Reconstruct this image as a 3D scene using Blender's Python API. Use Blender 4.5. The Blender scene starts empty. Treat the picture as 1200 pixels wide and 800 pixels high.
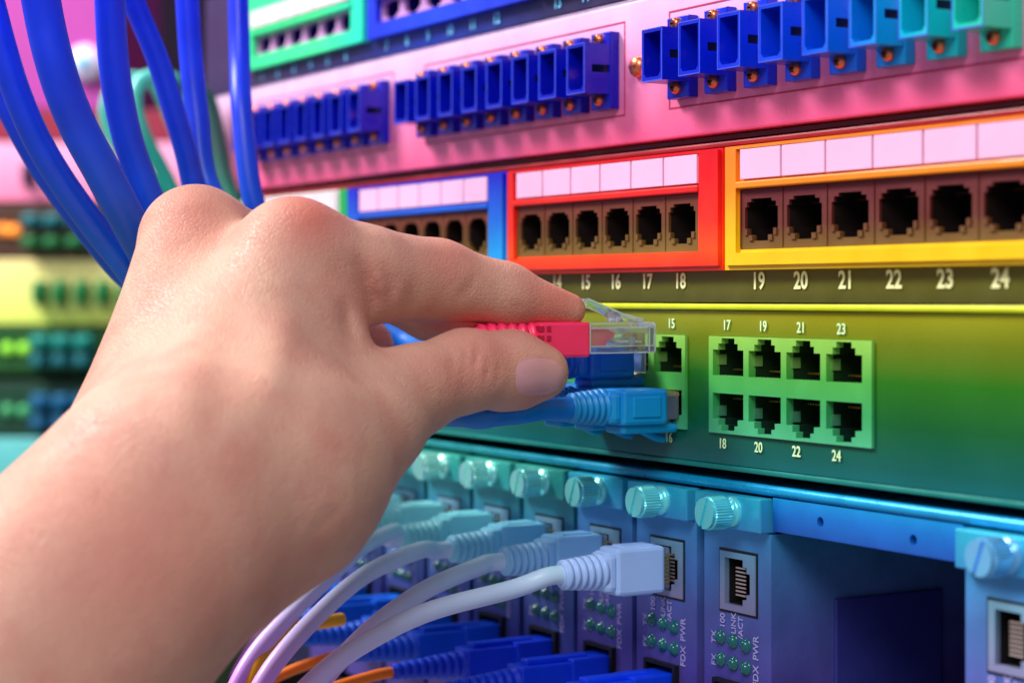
import bpy, bmesh, math, random
import numpy as np
from mathutils import Vector, Matrix
from mathutils.geometry import tessellate_polygon
from mathutils.bvhtree import BVHTree
random.seed(7)
MM = 0.001
SC = bpy.context.scene
COL = SC.collection

# ------------------------------------------------------------------ camera
TH = math.radians(30.2254)                      # the rack face runs 30 degrees off the view axis
RIGHT = np.array([math.sin(TH), math.cos(TH), 0.0])
FWD = np.array([-math.cos(TH), math.sin(TH), 0.0])
UP = np.array([0.0, 0.0, 1.0])
CAM = np.array([388.56, -305.18, 0.0])          # millimetres; z = 0 is eye level
cd = bpy.data.cameras.new('camera')
cam = bpy.data.objects.new('camera', cd); COL.objects.link(cam)
cam.location = Vector(CAM * MM)
cam.rotation_euler = (math.pi / 2, 0, math.pi / 2 - TH)
cd.sensor_width = 36.0; cd.lens = 69.0; cd.shift_y = -53 / 1200
cd.clip_start = 0.02; cd.clip_end = 20
cd.dof.use_dof = True; cd.dof.focus_distance = 0.505; cd.dof.aperture_fstop = 11.0
cd.dof.aperture_blades = 0
SC.camera = cam

# ------------------------------------------------------------------ light
w = bpy.data.worlds.new('World'); SC.world = w; w.use_nodes = True
bg = w.node_tree.nodes['Background']
bg.inputs[0].default_value = (0.90, 0.92, 1.0, 1); bg.inputs[1].default_value = 0.36

def area(name, loc, target, size, power, col=(1, 1, 1)):
    l = bpy.data.lights.new(name, 'AREA'); l.shape = 'RECTANGLE'
    l.size, l.size_y = size; l.energy = power; l.color = col
    o = bpy.data.objects.new(name, l); COL.objects.link(o)
    o.location = Vector(loc)
    o.rotation_euler = (Vector(target) - Vector(loc)).to_track_quat('-Z', 'Y').to_euler()
    return o
area('room_light', (-0.74, -0.72, 0.94), (-0.08, -0.05, -0.03), (0.42, 0.38), 25.0, (1.0, 0.97, 0.93))
area('fill_light', (0.50, -0.58, 0.66), (-0.05, -0.02, -0.06), (0.45, 0.45), 6.8, (0.95, 0.96, 1.0))  # added fill from the camera side; no such lamp is seen
area('far_rack_light', (-0.75, -0.35, 0.75), (-0.95, 0.30, 0.0), (0.4, 0.4), 8.0, (1.0, 0.98, 0.97))

SC.view_settings.view_transform = 'Standard'
try: SC.view_settings.look = 'None'
except Exception: pass
SC.view_settings.exposure = 0.0
SC.view_settings.gamma = 1.0
SC.render.engine = 'CYCLES'
SC.cycles.use_denoising = True
SC.cycles.max_bounces = 8; SC.cycles.transmission_bounces = 8; SC.cycles.diffuse_bounces = 4

# ------------------------------------------------------------------ helpers
def lin(c):
    return tuple(((v / 255 / 12.92) if v / 255 <= .04045 else ((v / 255 + .055) / 1.055) ** 2.4) for v in c)

def at(px, py, Z):
    """A point (mm) seen at photo position px, py at the distance Z mm from the lens."""
    return CAM + RIGHT * ((px - 600) / 2300 * Z) + FWD * Z + UP * ((347 - py) / 2300 * Z)

MATS = {}
def M(name, col=(128, 128, 128), rough=.5, metal=0., grad=None, axis='Z', var=.06, vscale=120., bump=.05,
      bscale=900., trans=0., ior=1.45, coat=0., spec=.5, emit=None, estr=0., sss=0.):
    """col is sRGB 0-255; grad is a paint that changes hue along one axis: [(mm, colour), ...]."""
    if name in MATS: return MATS[name]
    m = bpy.data.materials.new(name); m.use_nodes = True
    nt = m.node_tree; N = nt.nodes; L = nt.links
    b = N['Principled BSDF']
    geo = N.new('ShaderNodeNewGeometry')
    if grad:
        g = sorted(grad)
        sep = N.new('ShaderNodeSeparateXYZ'); L.new(geo.outputs['Position'], sep.inputs[0])
        mr = N.new('ShaderNodeMapRange')
        lo, hi = g[0][0], g[-1][0]
        mr.inputs[1].default_value = lo * MM; mr.inputs[2].default_value = hi * MM
        L.new(sep.outputs[axis], mr.inputs[0])
        r = N.new('ShaderNodeValToRGB'); L.new(mr.outputs[0], r.inputs[0])
        els = r.color_ramp.elements
        while len(els) < len(g): els.new(.5)
        for e, (p, c) in zip(els, g):
            e.position = (p - lo) / (hi - lo); e.color = (*lin(c), 1)
        src = r.outputs[0]
    else:
        rgb = N.new('ShaderNodeRGB'); rgb.outputs[0].default_value = (*lin(col), 1); src = rgb.outputs[0]
    tx = N.new('ShaderNodeTexCoord')
    nz = N.new('ShaderNodeTexNoise'); nz.inputs['Scale'].default_value = vscale; nz.inputs['Detail'].default_value = 5
    L.new(geo.outputs['Position'], nz.inputs['Vector'])
    m2 = N.new('ShaderNodeMapRange'); m2.inputs[1].default_value = .3; m2.inputs[2].default_value = .7
    m2.inputs[3].default_value = 1 - var; m2.inputs[4].default_value = 1 + var
    L.new(nz.outputs['Fac'], m2.inputs[0])
    mul = N.new('ShaderNodeVectorMath'); mul.operation = 'SCALE'
    L.new(src, mul.inputs[0]); L.new(m2.outputs[0], mul.inputs['Scale'])
    L.new(mul.outputs[0], b.inputs['Base Color'])
    m3 = N.new('ShaderNodeMapRange'); m3.inputs[1].default_value = .3; m3.inputs[2].default_value = .7
    m3.inputs[3].default_value = max(.02, rough - .07); m3.inputs[4].default_value = min(1, rough + .09)
    L.new(nz.outputs['Fac'], m3.inputs[0]); L.new(m3.outputs[0], b.inputs['Roughness'])
    b.inputs['Metallic'].default_value = metal; b.inputs['IOR'].default_value = ior
    b.inputs['Transmission Weight'].default_value = trans; b.inputs['Coat Weight'].default_value = coat
    b.inputs['Specular IOR Level'].default_value = spec
    if sss:
        b.inputs['Subsurface Weight'].default_value = sss; b.inputs['Subsurface Scale'].default_value = .001
    if bump:
        n2 = N.new('ShaderNodeTexNoise'); n2.inputs['Scale'].default_value = bscale; n2.inputs['Detail'].default_value = 3
        L.new(geo.outputs['Position'], n2.inputs['Vector'])
        bp = N.new('ShaderNodeBump'); bp.inputs['Strength'].default_value = bump; bp.inputs['Distance'].default_value = .0006
        L.new(n2.outputs['Fac'], bp.inputs['Height']); L.new(bp.outputs[0], b.inputs['Normal'])
    if emit:
        b.inputs['Emission Color'].default_value = (*lin(emit), 1); b.inputs['Emission Strength'].default_value = estr
    MATS[name] = m
    return m

class MB:
    """Collects shapes (mm) with a material slot each and links them as one mesh object."""
    def __init__(s): s.v = []; s.f = []; s.m = []; s.mats = []; s.smooth = []
    def slot(s, mat):
        if mat not in s.mats: s.mats.append(mat)
        return s.mats.index(mat)
    def add(s, vs, fs, mat, smooth=False):
        o = len(s.v); k = s.slot(mat)
        s.v += [tuple(map(float, p)) for p in vs]
        for f in fs: s.f.append([i + o for i in f]); s.m.append(k); s.smooth.append(smooth)
    def box(s, x0, x1, y0, y1, z0, z1, mat, bev=0., taper=0.):
        if bev <= 0:
            vs = [(x, y, z) for x in (x0, x1) for y in (y0, y1) for z in (z0, z1)]
            s.add(vs, [(0, 1, 3, 2), (4, 6, 7, 5), (0, 4, 5, 1), (2, 3, 7, 6), (0, 2, 6, 4), (1, 5, 7, 3)], mat); return
        bm = bmesh.new(); bmesh.ops.create_cube(bm, size=1)
        for v in bm.verts:
            v.co = Vector(((x0 + x1) / 2 + v.co.x * (x1 - x0), (y0 + y1) / 2 + v.co.y * (y1 - y0), (z0 + z1) / 2 + v.co.z * (z1 - z0)))
        bmesh.ops.bevel(bm, geom=bm.edges[:], offset=bev, segments=2, profile=.5, affect='EDGES')
        bm.verts.index_update()
        s.add([v.co[:] for v in bm.verts], [[v.index for v in f.verts] for f in bm.faces], mat); bm.free()
    def plate(s, outer, holes, y0, y1, mat):
        """A plate in the x-z plane from depth y0 (front) to y1 with holes through it."""
        loops = [outer] + holes
        flat = [p for l in loops for p in l]; n = len(flat)
        tris = tessellate_polygon([[Vector((p[0], p[1], 0)) for p in l] for l in loops])
        vs = [(p[0], y0, p[1]) for p in flat] + [(p[0], y1, p[1]) for p in flat]
        fs = []
        for t in tris:
            a, b, c = [flat[i] for i in t]
            if (b[0]-a[0])*(c[1]-a[1])-(b[1]-a[1])*(c[0]-a[0]) < 0: t = (t[0], t[2], t[1])
            fs.append(tuple(t)); fs.append(tuple(i + n for i in reversed(t)))
        k = 0
        for l in loops:
            m = len(l)
            for i in range(m):
                fs.append((k + i, k + i + n, k + (i + 1) % m + n, k + (i + 1) % m))
            k += m
        s.add(vs, fs, mat)
    def well(s, poly, y0, y1, mat, backmat=None):
        """The inside of a hole: walls running back from y0 to y1 and a floor."""
        n = len(poly)
        vs = [(p[0], y0, p[1]) for p in poly] + [(p[0], y1, p[1]) for p in poly]
        s.add(vs, [(i, (i + 1) % n, (i + 1) % n + n, i + n) for i in range(n)], mat)
        s.add([(p[0], y1, p[1]) for p in poly], [tuple(t) for t in tessellate_polygon([[Vector((p[0], p[1], 0)) for p in poly]])], backmat or mat)
    def lathe(s, c, prof, mat, seg=28, axis='y', smooth=True, knurl=0., closed=True):
        """prof: [(along axis, radius)]; a body of rotation about the axis through c."""
        vs = []; fs = []
        for (a, r) in prof:
            for k in range(seg):
                t = 2 * math.pi * k / seg; rr = r * (1 - (knurl if k % 2 else 0)) if r > 0 else 0
                p = (rr * math.cos(t), a, rr * math.sin(t)) if axis == 'y' else ((a, rr * math.cos(t), rr * math.sin(t)) if axis == 'x' else (rr * math.cos(t), rr * math.sin(t), a))
                vs.append((c[0] + p[0], c[1] + p[1], c[2] + p[2]))
        for i in range(len(prof) - 1):
            for k in range(seg):
                fs.append((i * seg + k, i * seg + (k + 1) % seg, (i + 1) * seg + (k + 1) % seg, (i + 1) * seg + k))
        s.add(vs, fs, mat, smooth)
        if closed:
            s.add(vs[:seg], [tuple(range(seg))], mat); s.add(vs[-seg:], [tuple(range(seg))], mat)
    def tube(s, pts, r, mat, seg=14, sub=10, caps=True):
        P = spline(pts, sub); n = len(P)
        rr = r if callable(r) else (lambda t: r)
        T = np.gradient(P, axis=0); T /= np.linalg.norm(T, axis=1)[:, None]
        a = np.cross(T[0], [0.3, 0.2, 1]); a /= np.linalg.norm(a)
        vs = []; fs = []
        for i in range(n):
            a = a - T[i] * (a @ T[i]); a /= np.linalg.norm(a); b = np.cross(T[i], a)
            for k in range(seg):
                t = 2 * math.pi * k / seg
                vs.append(P[i] + (a * math.cos(t) + b * math.sin(t)) * rr(i / (n - 1)))
        for i in range(n - 1):
            for k in range(seg):
                fs.append((i * seg + k, i * seg + (k + 1) % seg, (i + 1) * seg + (k + 1) % seg, (i + 1) * seg + k))
        s.add(vs, fs, mat, True)
        if caps:
            s.add(vs[:seg], [tuple(range(seg))], mat); s.add(vs[-seg:], [tuple(range(seg))], mat)
    def xform(s, fn): s.v = [tuple(fn(p)) for p in s.v]; return s
    def mesh(s, name):
        me = bpy.data.meshes.new(name)
        me.from_pydata([(x * MM, y * MM, z * MM) for x, y, z in s.v], [], s.f)
        for m in s.mats: me.materials.append(m)
        me.polygons.foreach_set('material_index', s.m); me.polygons.foreach_set('use_smooth', s.smooth)
        me.update()
        bm = bmesh.new(); bm.from_mesh(me); bmesh.ops.recalc_face_normals(bm, faces=bm.faces); bm.to_mesh(me); bm.free()
        return me
    def build(s, name, parent=None):
        return link(name, s.mesh(name), parent)

def link(name, data, parent=None):
    o = bpy.data.objects.new(name, data); COL.objects.link(o)
    if parent is not None: o.parent = parent
    return o

def spline(pts, sub=10):
    P = np.array(pts, float)
    if len(P) == 2: return np.array([P[0] + (P[1] - P[0]) * t for t in np.linspace(0, 1, sub + 1)])
    Q = np.vstack([2 * P[0] - P[1], P, 2 * P[-1] - P[-2]]); out = []
    for i in range(1, len(Q) - 2):
        p0, p1, p2, p3 = Q[i-1], Q[i], Q[i+1], Q[i+2]
        for t in np.linspace(0, 1, sub, endpoint=False):
            out.append(.5 * (2*p1 + (p2-p0)*t + (2*p0-5*p1+4*p2-p3)*t*t + (3*p1-p0-3*p2+p3)*t**3))
    out.append(Q[-2]); return np.array(out)

def thing(name, label, cat, loc=(0, 0, 0), group=None, rotz=0.):
    o = bpy.data.objects.new(name, None); COL.objects.link(o)
    o.empty_display_size = .01
    o.location = (loc[0] * MM, loc[1] * MM, loc[2] * MM); o.rotation_euler = (0, 0, rotz)
    o['label'] = label; o['category'] = cat
    if group: o['group'] = group
    return o

def tag(o, label, cat, group=None):
    o['label'] = label; o['category'] = cat
    if group: o['group'] = group
    return o

def rect(x0, x1, z0, z1): return [(x0, z0), (x1, z0), (x1, z1), (x0, z1)]

def text(name, body, x, y, z, size, mat, parent, turn=0., bold=.0, sx=.92, align='CENTER'):
    c = bpy.data.curves.new(name, 'FONT'); c.body = body; c.size = size * MM * 1.37
    c.align_x = align; c.align_y = 'CENTER'; c.extrude = .00006; c.offset = bold * MM; c.resolution_u = 3
    c.materials.append(mat)
    o = bpy.data.objects.new(name, c); COL.objects.link(o)
    o.location = (x * MM, y * MM, z * MM); o.rotation_euler = (math.pi / 2, -turn, 0); o.scale = (sx, 1, 1)
    o.parent = parent
    return o

# ------------------------------------------------------------------ materials
dark = M('dark_cavity', (22, 18, 20), .6)
black = M('black_plastic', (16, 15, 18), .45)
gold = M('gold_contact', (225, 180, 90), .3, 1.)
clear = M('clear_plastic', (246, 250, 255), .04, trans=.93, ior=1.22, bump=0, var=0, coat=.6)
glint_plastic = M('clear_glint', (240, 248, 252), .12, trans=.6, ior=1.4, bump=0, var=0, coat=.5)  # whitish plastic that paints bright glints on edges; also the inner bars
white_ink = M('white_ink', (255, 252, 184), .6, bump=0)
copper = M('copper_screw', (240, 130, 90), .28, .85, bump=.02)

# ------------------------------------------------------------------ the added dark backing and the wall behind
m = MB(); m.box(-7000, 900, 1500, 1520, -900, 900, M('room_wall', (56, 22, 66), .8, var=.25, vscale=4))
o = m.build('wall'); o['kind'] = 'structure'
cab = M('backing_dark', (14, 12, 18), .5)  # near-black backing, added out of view to keep the depth behind panels dark
m = MB(); m.box(-400, 140, 260, 264, -330, 330, cab)
t = thing('rack_dark_backing', 'added dark backing shell, unseen behind the equipment rack', 'cabinet', (0, 0, 0))
m.build('back_panel', t)
m = MB(); m.box(-402, -396, 6, 258, -330, 330, cab, .6); m.build('side_panel', t)
m = MB(); m.box(140, 146, 6, 258, -330, 330, cab, .6); m.build('side_panel', t)

# ------------------------------------------------------------------ keystone frames (used by two panels)
KEY = [(-5.8, -2.3), (-4.4, -2.3), (-4.4, -4.1), (-2.5, -4.1), (-2.5, -5.7), (2.5, -5.7), (2.5, -4.1), (4.4, -4.1), (4.4, -2.3), (5.8, -2.3),
       (5.8, 3.6), (5.1, 3.6), (5.1, 5.0), (3.6, 5.0), (3.6, 5.9), (-3.6, 5.9), (-3.6, 5.0), (-5.1, 5.0), (-5.1, 3.6), (-5.8, 3.6)]

def keystone_frame(parent, s0, s1, o0, o1, pc, frame, jackmat, tagmat, z0=6.7, z1=38.3, dz=0., plain=False):
    """A raised frame s0..s1 with a window o0..o1 of six jacks at pc and six paper tags above them."""
    s0 += 4; s1 += 4; o0 += 4; o1 += 4
    zl0, zl1, zp0, zp1 = 29.6 + dz, 37.2 + dz, 11.8 + dz, 27.2 + dz
    z0 += dz; z1 += dz
    m = MB()
    m.plate(rect(s0, s1, z0, z1), [rect(o0, o1, zp0, zp1)], -3.0, 0.4, frame)
    # bevelled rim: a second, narrower step standing proud
    m.plate(rect(s0 + 1.2, s1 - 1.2, z0 + 1.2, z1 - .4), [rect(o0 - .6, o1 + 1.4, zp0 - .8, zl1 + .2)], -3.9, -2.9, frame)
    m.box(o0 - .4, o1 + 1.2, -4.3, -2.9, zp1 + .1, zl0 - .5, frame, .35)
    f = m.build('port_frame', parent)
    pitch = (o1 - o0) / 6
    tm = bpy.data.meshes
    for k in range(6):
        a = o0 + pitch * k
        a += 1.0
        q = MB(); q.box(a + .35, a + pitch - .35, -4.0, -3.2, zl0, zl1, tagmat, .15)
        q.build('label_tag', f)
    jm = None; kx = pitch / 16.9 * 1.15
    for k in range(6):
        if jm is None:
            q = MB(); kp = [(x * (pitch / 16.9) * 1.15, z * .92 - .2) for x, z in KEY]
            q.plate(rect(-pitch / 2 + .08, pitch / 2 - .08, -7.6, 7.6), [kp], -2.7, -1.9, jackmat)
            q.well(kp, -1.9, 9, M('jack_inside', (26, 14, 11), .5), dark)
            for c in range(8):
                x = -3.1 + c * .88
                q.box(x - .14, x + .14, 2.2, 7, 3.4, 3.8, M('jack_contact', (90, 50, 40), .4, .5))
            # lower shoulders of the shutter seen as pale steps
            for sg in (-1, 1):
                q.box(sg * 3.45 * kx - .75, sg * 3.45 * kx + .8, -3.1, -2.65, -5.4, -4.0, jackmat)
                q.box(sg * 5.1 * kx - .6, sg * 5.1 * kx + .6, -3.1, -2.65, -3.95, -2.35, jackmat)
            q.box(-pitch / 2 + .1, -pitch / 2 + .3, -2.95, -2.65, -7, 7.4, jackmat)
            jm = q.mesh('jack')
        j = link('jack', jm, f); j.location = ((o0 + pitch * (k + .5)) * MM, 0, (19.4 + dz) * MM)
    return f

paper = M('paper_tag', (226, 172, 206), .75, var=.03, bump=.02)
paper_w = M('paper_tag_white', (224, 206, 218), .75, var=.03, bump=.02)
yel = M('yellow_frame', grad=[(6, (240, 190, 0)), (14, (240, 186, 2)), (27, (236, 130, 10)), (38, (238, 124, 26))], rough=.38, coat=.2)
redf = M('red_frame', grad=[(6, (235, 26, 6)), (12, (245, 74, 12)), (20, (238, 34, 14)), (38, (215, 4, 18))], rough=.35, coat=.2)
bluf = M('blue_frame', grad=[(10, (0, 160, 225)), (24, (0, 96, 205)), (37, (0, 20, 185))], rough=.38, coat=.2)
grnf = M('green_frame', (10, 160, 70), rough=.4)
whtf = M('white_frame', (236, 226, 226), rough=.5)
jk_y = M('jack_plate_gold', grad=[(11, (112, 86, 22)), (18, (94, 34, 22)), (27, (92, 12, 24))], rough=.5)
jk_r = M('jack_plate_bronze', grad=[(11, (120, 94, 26)), (19, (98, 60, 24)), (27, (110, 36, 22))], rough=.5)

# patch panel with numbers 13-24
pp = thing('patch_panel', 'patch panel with white, blue, red and yellow port frames above the numbers 13 to 24', 'patch panel')
strip = M('panel_strip', grad=[(-2.5, (52, 50, 2)), (3, (92, 90, 4)), (7, (104, 92, 8)), (39, (120, 20, 30))], rough=.45)
redlip = M('panel_red_lip', grad=[(38, (190, 20, 36)), (41, (110, 8, 24))], rough=.4)
m = MB(); m.plate(rect(-392, 125, -1.6, 38.6), [rect(a, b, 11.9, 27.1) for a, b in ((-14.6, 87.7), (-127.1, -32.9), (-236.4, -144.9), (-349.9, -258.5))], 0, 2, strip); m.box(-392, 125, 14, 60, -1.6, 38.6, black); m.build('faceplate', pp)
m = MB(); m.box(-392, 125, 0.4, 60, 38.9, 40.4, redlip, .5); m.build('top_lip', pp)
keystone_frame(pp, -25.0, 94.0, -18.7, 83.8, None, yel, jk_y, paper)
keystone_frame(pp, -136.6, -25.8, -131.2, -36.8, None, redf, jk_r, paper)
keystone_frame(pp, -250.5, -137.3, -240.5, -148.8, None, bluf, jk_r, paper)
keystone_frame(pp, -360.5, -258.2, -354.0, -262.4, None, whtf, jk_r, paper_w)
m = MB(); m.box(-253.8, -246.9, -3.2, .4, 6.7, 38.3, grnf, .5); m.build('spacer_bar', pp)
for k in range(6):
    text('port_number', str(19 + k), -10.6 + 17.1 * k, -.25, 3.7, 4.4, white_ink, pp, bold=.14)
    text('port_number', str(13 + k), -124.2 + 15.85 * k, -.25, 3.9, 4.2, white_ink, pp, bold=.14)
    text('port_number', str(7 + k), -233 + 15.4 * k, -.25, 4.0, 4.2, white_ink, pp, bold=.14)

# upper patch panel with green and blue frames
ub = M('upper_panel_blue', grad=[(-340, (52, 30, 78)), (-250, (30, 24, 92)), (-190, (0, 40, 150)), (-110, (30, 24, 74)), (60, (70, 20, 70))], axis='X', rough=.42)
up = thing('patch_panel', 'dark upper patch panel with a green and a blue port frame above the pink panel', 'patch panel')
m = MB(); m.plate(rect(-392, 125, 83.4, 125), [rect(a + 12.1, b - 5.1, 94.7, 102.1) for a, b in ((-346, -239.5), (-236, -124), (-122, -12), (-10, 100))], 0, 2, ub); m.box(-392, 125, 14, 60, 83.4, 125, black); m.build('faceplate', up)
gr2 = M('mint_frame', grad=[(-345, (40, 214, 140)), (-270, (60, 232, 150)), (-240, (20, 214, 176))], axis='X', rough=.4, coat=.2)
bl2 = M('royal_frame', grad=[(-236, (0, 40, 215)), (-180, (0, 60, 225)), (-125, (0, 40, 200))], axis='X', rough=.4, coat=.2)
lil = M('lilac_plate', (196, 140, 196), .5)
navy = M('navy_jack', (18, 10, 120), .45)
dkb = M('dark_blue_bezel', (22, 30, 150), .45)
def upper_frame(s0, s1, mat):
    s0 += 5; s1 += 5
    m = MB()
    m.plate(rect(s0, s1, 89.6, 121), [rect(s0 + 7, s1 - 10, 94.6, 102.2)], -3, .4, mat)
    m.box(s0 + 6, s1 - 9, -4, -2.9, 102.6, 104.4, mat, .3)
    f = m.build('port_frame', up)
    p = (s1 - s0 - 17) / 6
    for k in range(6):
        c = s0 + 7 + p * (k + .5)
        q = MB(); kp = [(c + x * 1.08, 98.4 + z * .6) for x, z in KEY]
        q.plate(rect(c - p / 2 + .05, c + p / 2 - .05, 94.4, 102.4), [kp], -1, .6, lil); q.well(kp, .6, 9, navy, navy)
        q.build('jack', f)
        q = MB(); q.box(c - p / 2 + .3, c + p / 2 - .3, -4, -3.1, 105.5, 112, paper_w, .15); q.build('label_tag', f)
upper_frame(-346, -239.5, gr2); upper_frame(-236, -124, bl2)
upper_frame(-122, -12, dkb); upper_frame(-10, 100, dkb)
num_ink = M('pale_blue_ink', (120, 205, 250), .6, bump=0)
for k in range(6):
    text('port_number', str(7 + k), -221 + 15.3 * k, -.25, 86.7, 3.6, num_ink, up, bold=.12)
    text('port_number', str(1 + k), -331 + 15.4 * k, -.25, 86.6, 3.4, num_ink, up, bold=.08)
    text('port_number', str(13 + k), -108 + 15.4 * k, -.25, 86.9, 3.6, num_ink, up, bold=.1)

# ------------------------------------------------------------------ pink fibre panel
pink = M('pink_panel', grad=[(41, (238, 78, 132)), (50, (242, 112, 158)), (62, (240, 136, 184)), (74, (232, 168, 208)), (82, (228, 188, 226))], rough=.28, metal=.0, var=.09, coat=.2, vscale=60)
pinkline = M('pink_groove', (188, 30, 84), .5)
fp = thing('fibre_patch_unit', 'pink metal fibre panel holding three rows of blue adapters', 'fibre panel')
m = MB(); m.box(-392, 125, 0, 70, 42.6, 82.4, pink, .7); m.build('faceplate', fp)
m = MB(); m.box(-392, 125, .5, 70, 82.6, 83.2, M('pink_edge_highlight', (244, 226, 246), .3), .2); m.build('edge_highlight', fp)  # pale strip paints the highlight caught by the top bevel
m = MB(); m.box(-392, 125, 3, 70, 41.0, 42.4, M('pink_gap_shade', (90, 8, 36), .5), .2); m.build('lower_lip', fp)  # dark colour paints the shade of the gap under the panel
adblue = M('adapter_blue', grad=[(-340, (0, 18, 172)), (-50, (0, 12, 170)), (-10, (0, 34, 205)), (22, (0, 74, 215)), (42, (0, 120, 215)), (56, (0, 172, 208)), (70, (0, 186, 184)), (88, (50, 205, 140))], axis='X', rough=.3, coat=.15, var=.04)
adrim = M('adapter_pale_edge', (50, 80, 220), .4)

def adapter(parent, s, k):
    q = MB()
    B = 11.5; hw = 4.75; zc = 63.9; hz = 7.0
    ax0, ax1 = s - hw, s + hw
    hole = [(ax0 + .9, zc - hz + 2.2), (ax0 + 1.9, zc - hz + 1.1), (ax1 - 1.9, zc - hz + 1.1), (ax1 - .9, zc - hz + 2.2), (ax1 - .9, zc + hz - 1.0), (ax0 + .9, zc + hz - 1.0)]
    # square tube open at the front, its side slotted by the keyway
    q.plate(rect(ax0, ax1, zc - hz, zc + hz), [hole], -B, -B + 2.4, adblue)
    for z0_, z1_ in ((zc + 1.1, zc + hz), (zc - hz, zc - 1.1)):
        q.box(ax1 - .85, ax1, -B + 2.4, -3.2, z0_, z1_, adblue)
    q.box(ax0, ax0 + .85, -B + 2.4, -3.2, zc - hz, zc + hz, adblue)
    q.box(ax0 + .86, ax1 - .86, -B + 2.4, -3.2, zc + hz - .95, zc + hz, adblue); q.box(ax0 + .86, ax1 - .86, -B + 2.4, -3.2, zc - hz, zc - hz + 1.05, adblue)
    q.box(ax0 + .86, ax1 - .86, -B + 7.2, -3.2, zc - hz + 1.06, zc + hz - .96, M('adapter_inside', (0, 6, 54), .5))
    # thin paler front edge
    q.plate(rect(ax0, ax1, zc - hz, zc + hz), [rect(ax0 + .28, ax1 - .28, zc - hz + .28, zc + hz - .28)], -B - .08, -B + .01, adrim)
    # mounting ears
    q.box(ax0 - .3, ax1 + .2, -3.2, -.0, 52.8, 74.6, adblue, .3)
    q.box(ax0 - 1.6, ax1 - .9, -3.9, -.8, 58.2, 69.5, adblue, .3)
    a = q.build('fibre_adapter', parent)
    for zs in (55.6, 72.6):
        q = MB()
        q.lathe((s - .4, 0, zs), [(-3.2, 1.75), (-4.0, 1.7), (-4.7, 1.2), (-4.85, .4), (-4.6, .01)], copper, 16, closed=False)
        for ang in (0.5, 2.07):
            d = Vector((math.cos(ang), 0, math.sin(ang)))
            q.box(s - .4 - 1.0 * abs(d.x) - .18, s - .4 + 1.0 * abs(d.x) + .18, -4.95, -4.6, zs - 1.0 * abs(d.z) * (1 if ang > 1 else .2) - .15, zs + 1.0 * abs(d.z) * (1 if ang > 1 else .2) + .15, M('screw_slot', (90, 30, 24), .5))
        q.build('screw', a)
for (a0, a1, ss) in ((-50.5, 92, [-41.9 + 16.95 * k for k in range(8)]), (-193, -72.0, [-188.4 + 15.5 * k for k in range(8)]), (-337, -216, [-329 + 15.0 * k for k in range(8)])):
    q = MB(); q.plate(rect(a0, a1, 50.6, 77.2), [rect(a0 + .45, a1 - .45, 51.05, 76.75)], -.12, .2, pinkline)
    q.build('cutout_groove', fp)
    for k, s in enumerate(ss): adapter(fp, s, k)
for s in (-64.6, -207):
    q = MB()
    q.lathe((s, 0, 63.6), [(-.2, 3.0), (-1.2, 3.0), (-2.2, 2.4), (-2.7, 1.3), (-2.8, .02)], copper, 22, closed=False)
    q.box(s - 1.5, s + 1.5, -2.95, -2.4, 63.3, 63.9, M('screw_slot'))
    q.build('panel_screw', fp)

# ------------------------------------------------------------------ network switch
swm = M('switch_paint', grad=[(-45, (0, 104, 110)), (-40, (2, 92, 84)), (-30, (2, 92, 40)), (-20, (32, 112, 14)), (-11, (104, 122, 10)), (-4, (150, 150, 14))], rough=.34, metal=.15, var=.08, vscale=25, coat=.1, bump=.09)
swlip = M('switch_lip_highlight', grad=[(-3.9, (168, 186, 8)), (-1.8, (226, 232, 30))], rough=.35)  # bright yellow paints the highlight along the top lip
swlow = M('switch_lower_lip', (10, 120, 112), .35)
sw = thing('network_switch', 'green network switch with two visible blocks of ports numbered 15 to 24', 'network switch')
m = MB()
def jackpoly(c, z, up_):
    e = 1 if up_ else -1
    p = [(-6.6, -4.4), (6.6, -4.4), (6.6, 2.3), (4.2, 2.3), (4.2, 3.9), (2.8, 3.9), (2.8, 5.3), (-2.8, 5.3), (-2.8, 3.9), (-4.2, 3.9), (-4.2, 2.3), (-6.6, 2.3)]
    q = [(c + x, z + y * e) for x, y in p]
    return q if up_ else q[::-1]
blocks = [(-30.6, 34.0, [-22.2 + 15.4 * k for k in range(4)]), (-106, -41.4, [-97.2 + 15.9 * k for k in range(4)]), (-182, -117, [-173.5 + 15.9 * k for k in range(4)])]
m.plate(rect(-392, 125, -43.6, -3.8), [rect(b[0] - .1, b[1] + .1, -35.7, -10.3) for b in blocks], -.4, 3, swm)
m.box(-392, 125, 14, 150, -43.6, -3.8, black)
m.build('faceplate', sw)
m = MB(); m.box(-392, 125, -1.6, 20, -3.6, -2.0, swlip, .5); m.build('top_lip', sw)
m = MB(); m.box(-392, 125, -.7, 20, -45.2, -43.8, swlow, .4); m.build('lower_lip', sw)
blk = M('port_block_green', grad=[(-36, (70, 172, 122)), (-28, (52, 156, 86)), (-20, (72, 164, 66)), (-10, (140, 194, 76))], rough=.42, var=.05)
inn = M('port_inside_green', grad=[(-36, (10, 44, 36)), (-10, (30, 52, 10))], rough=.45)
spring = M('port_spring', grad=[(-36, (40, 150, 130)), (-10, (150, 190, 70))], rough=.3, metal=.3)
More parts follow.
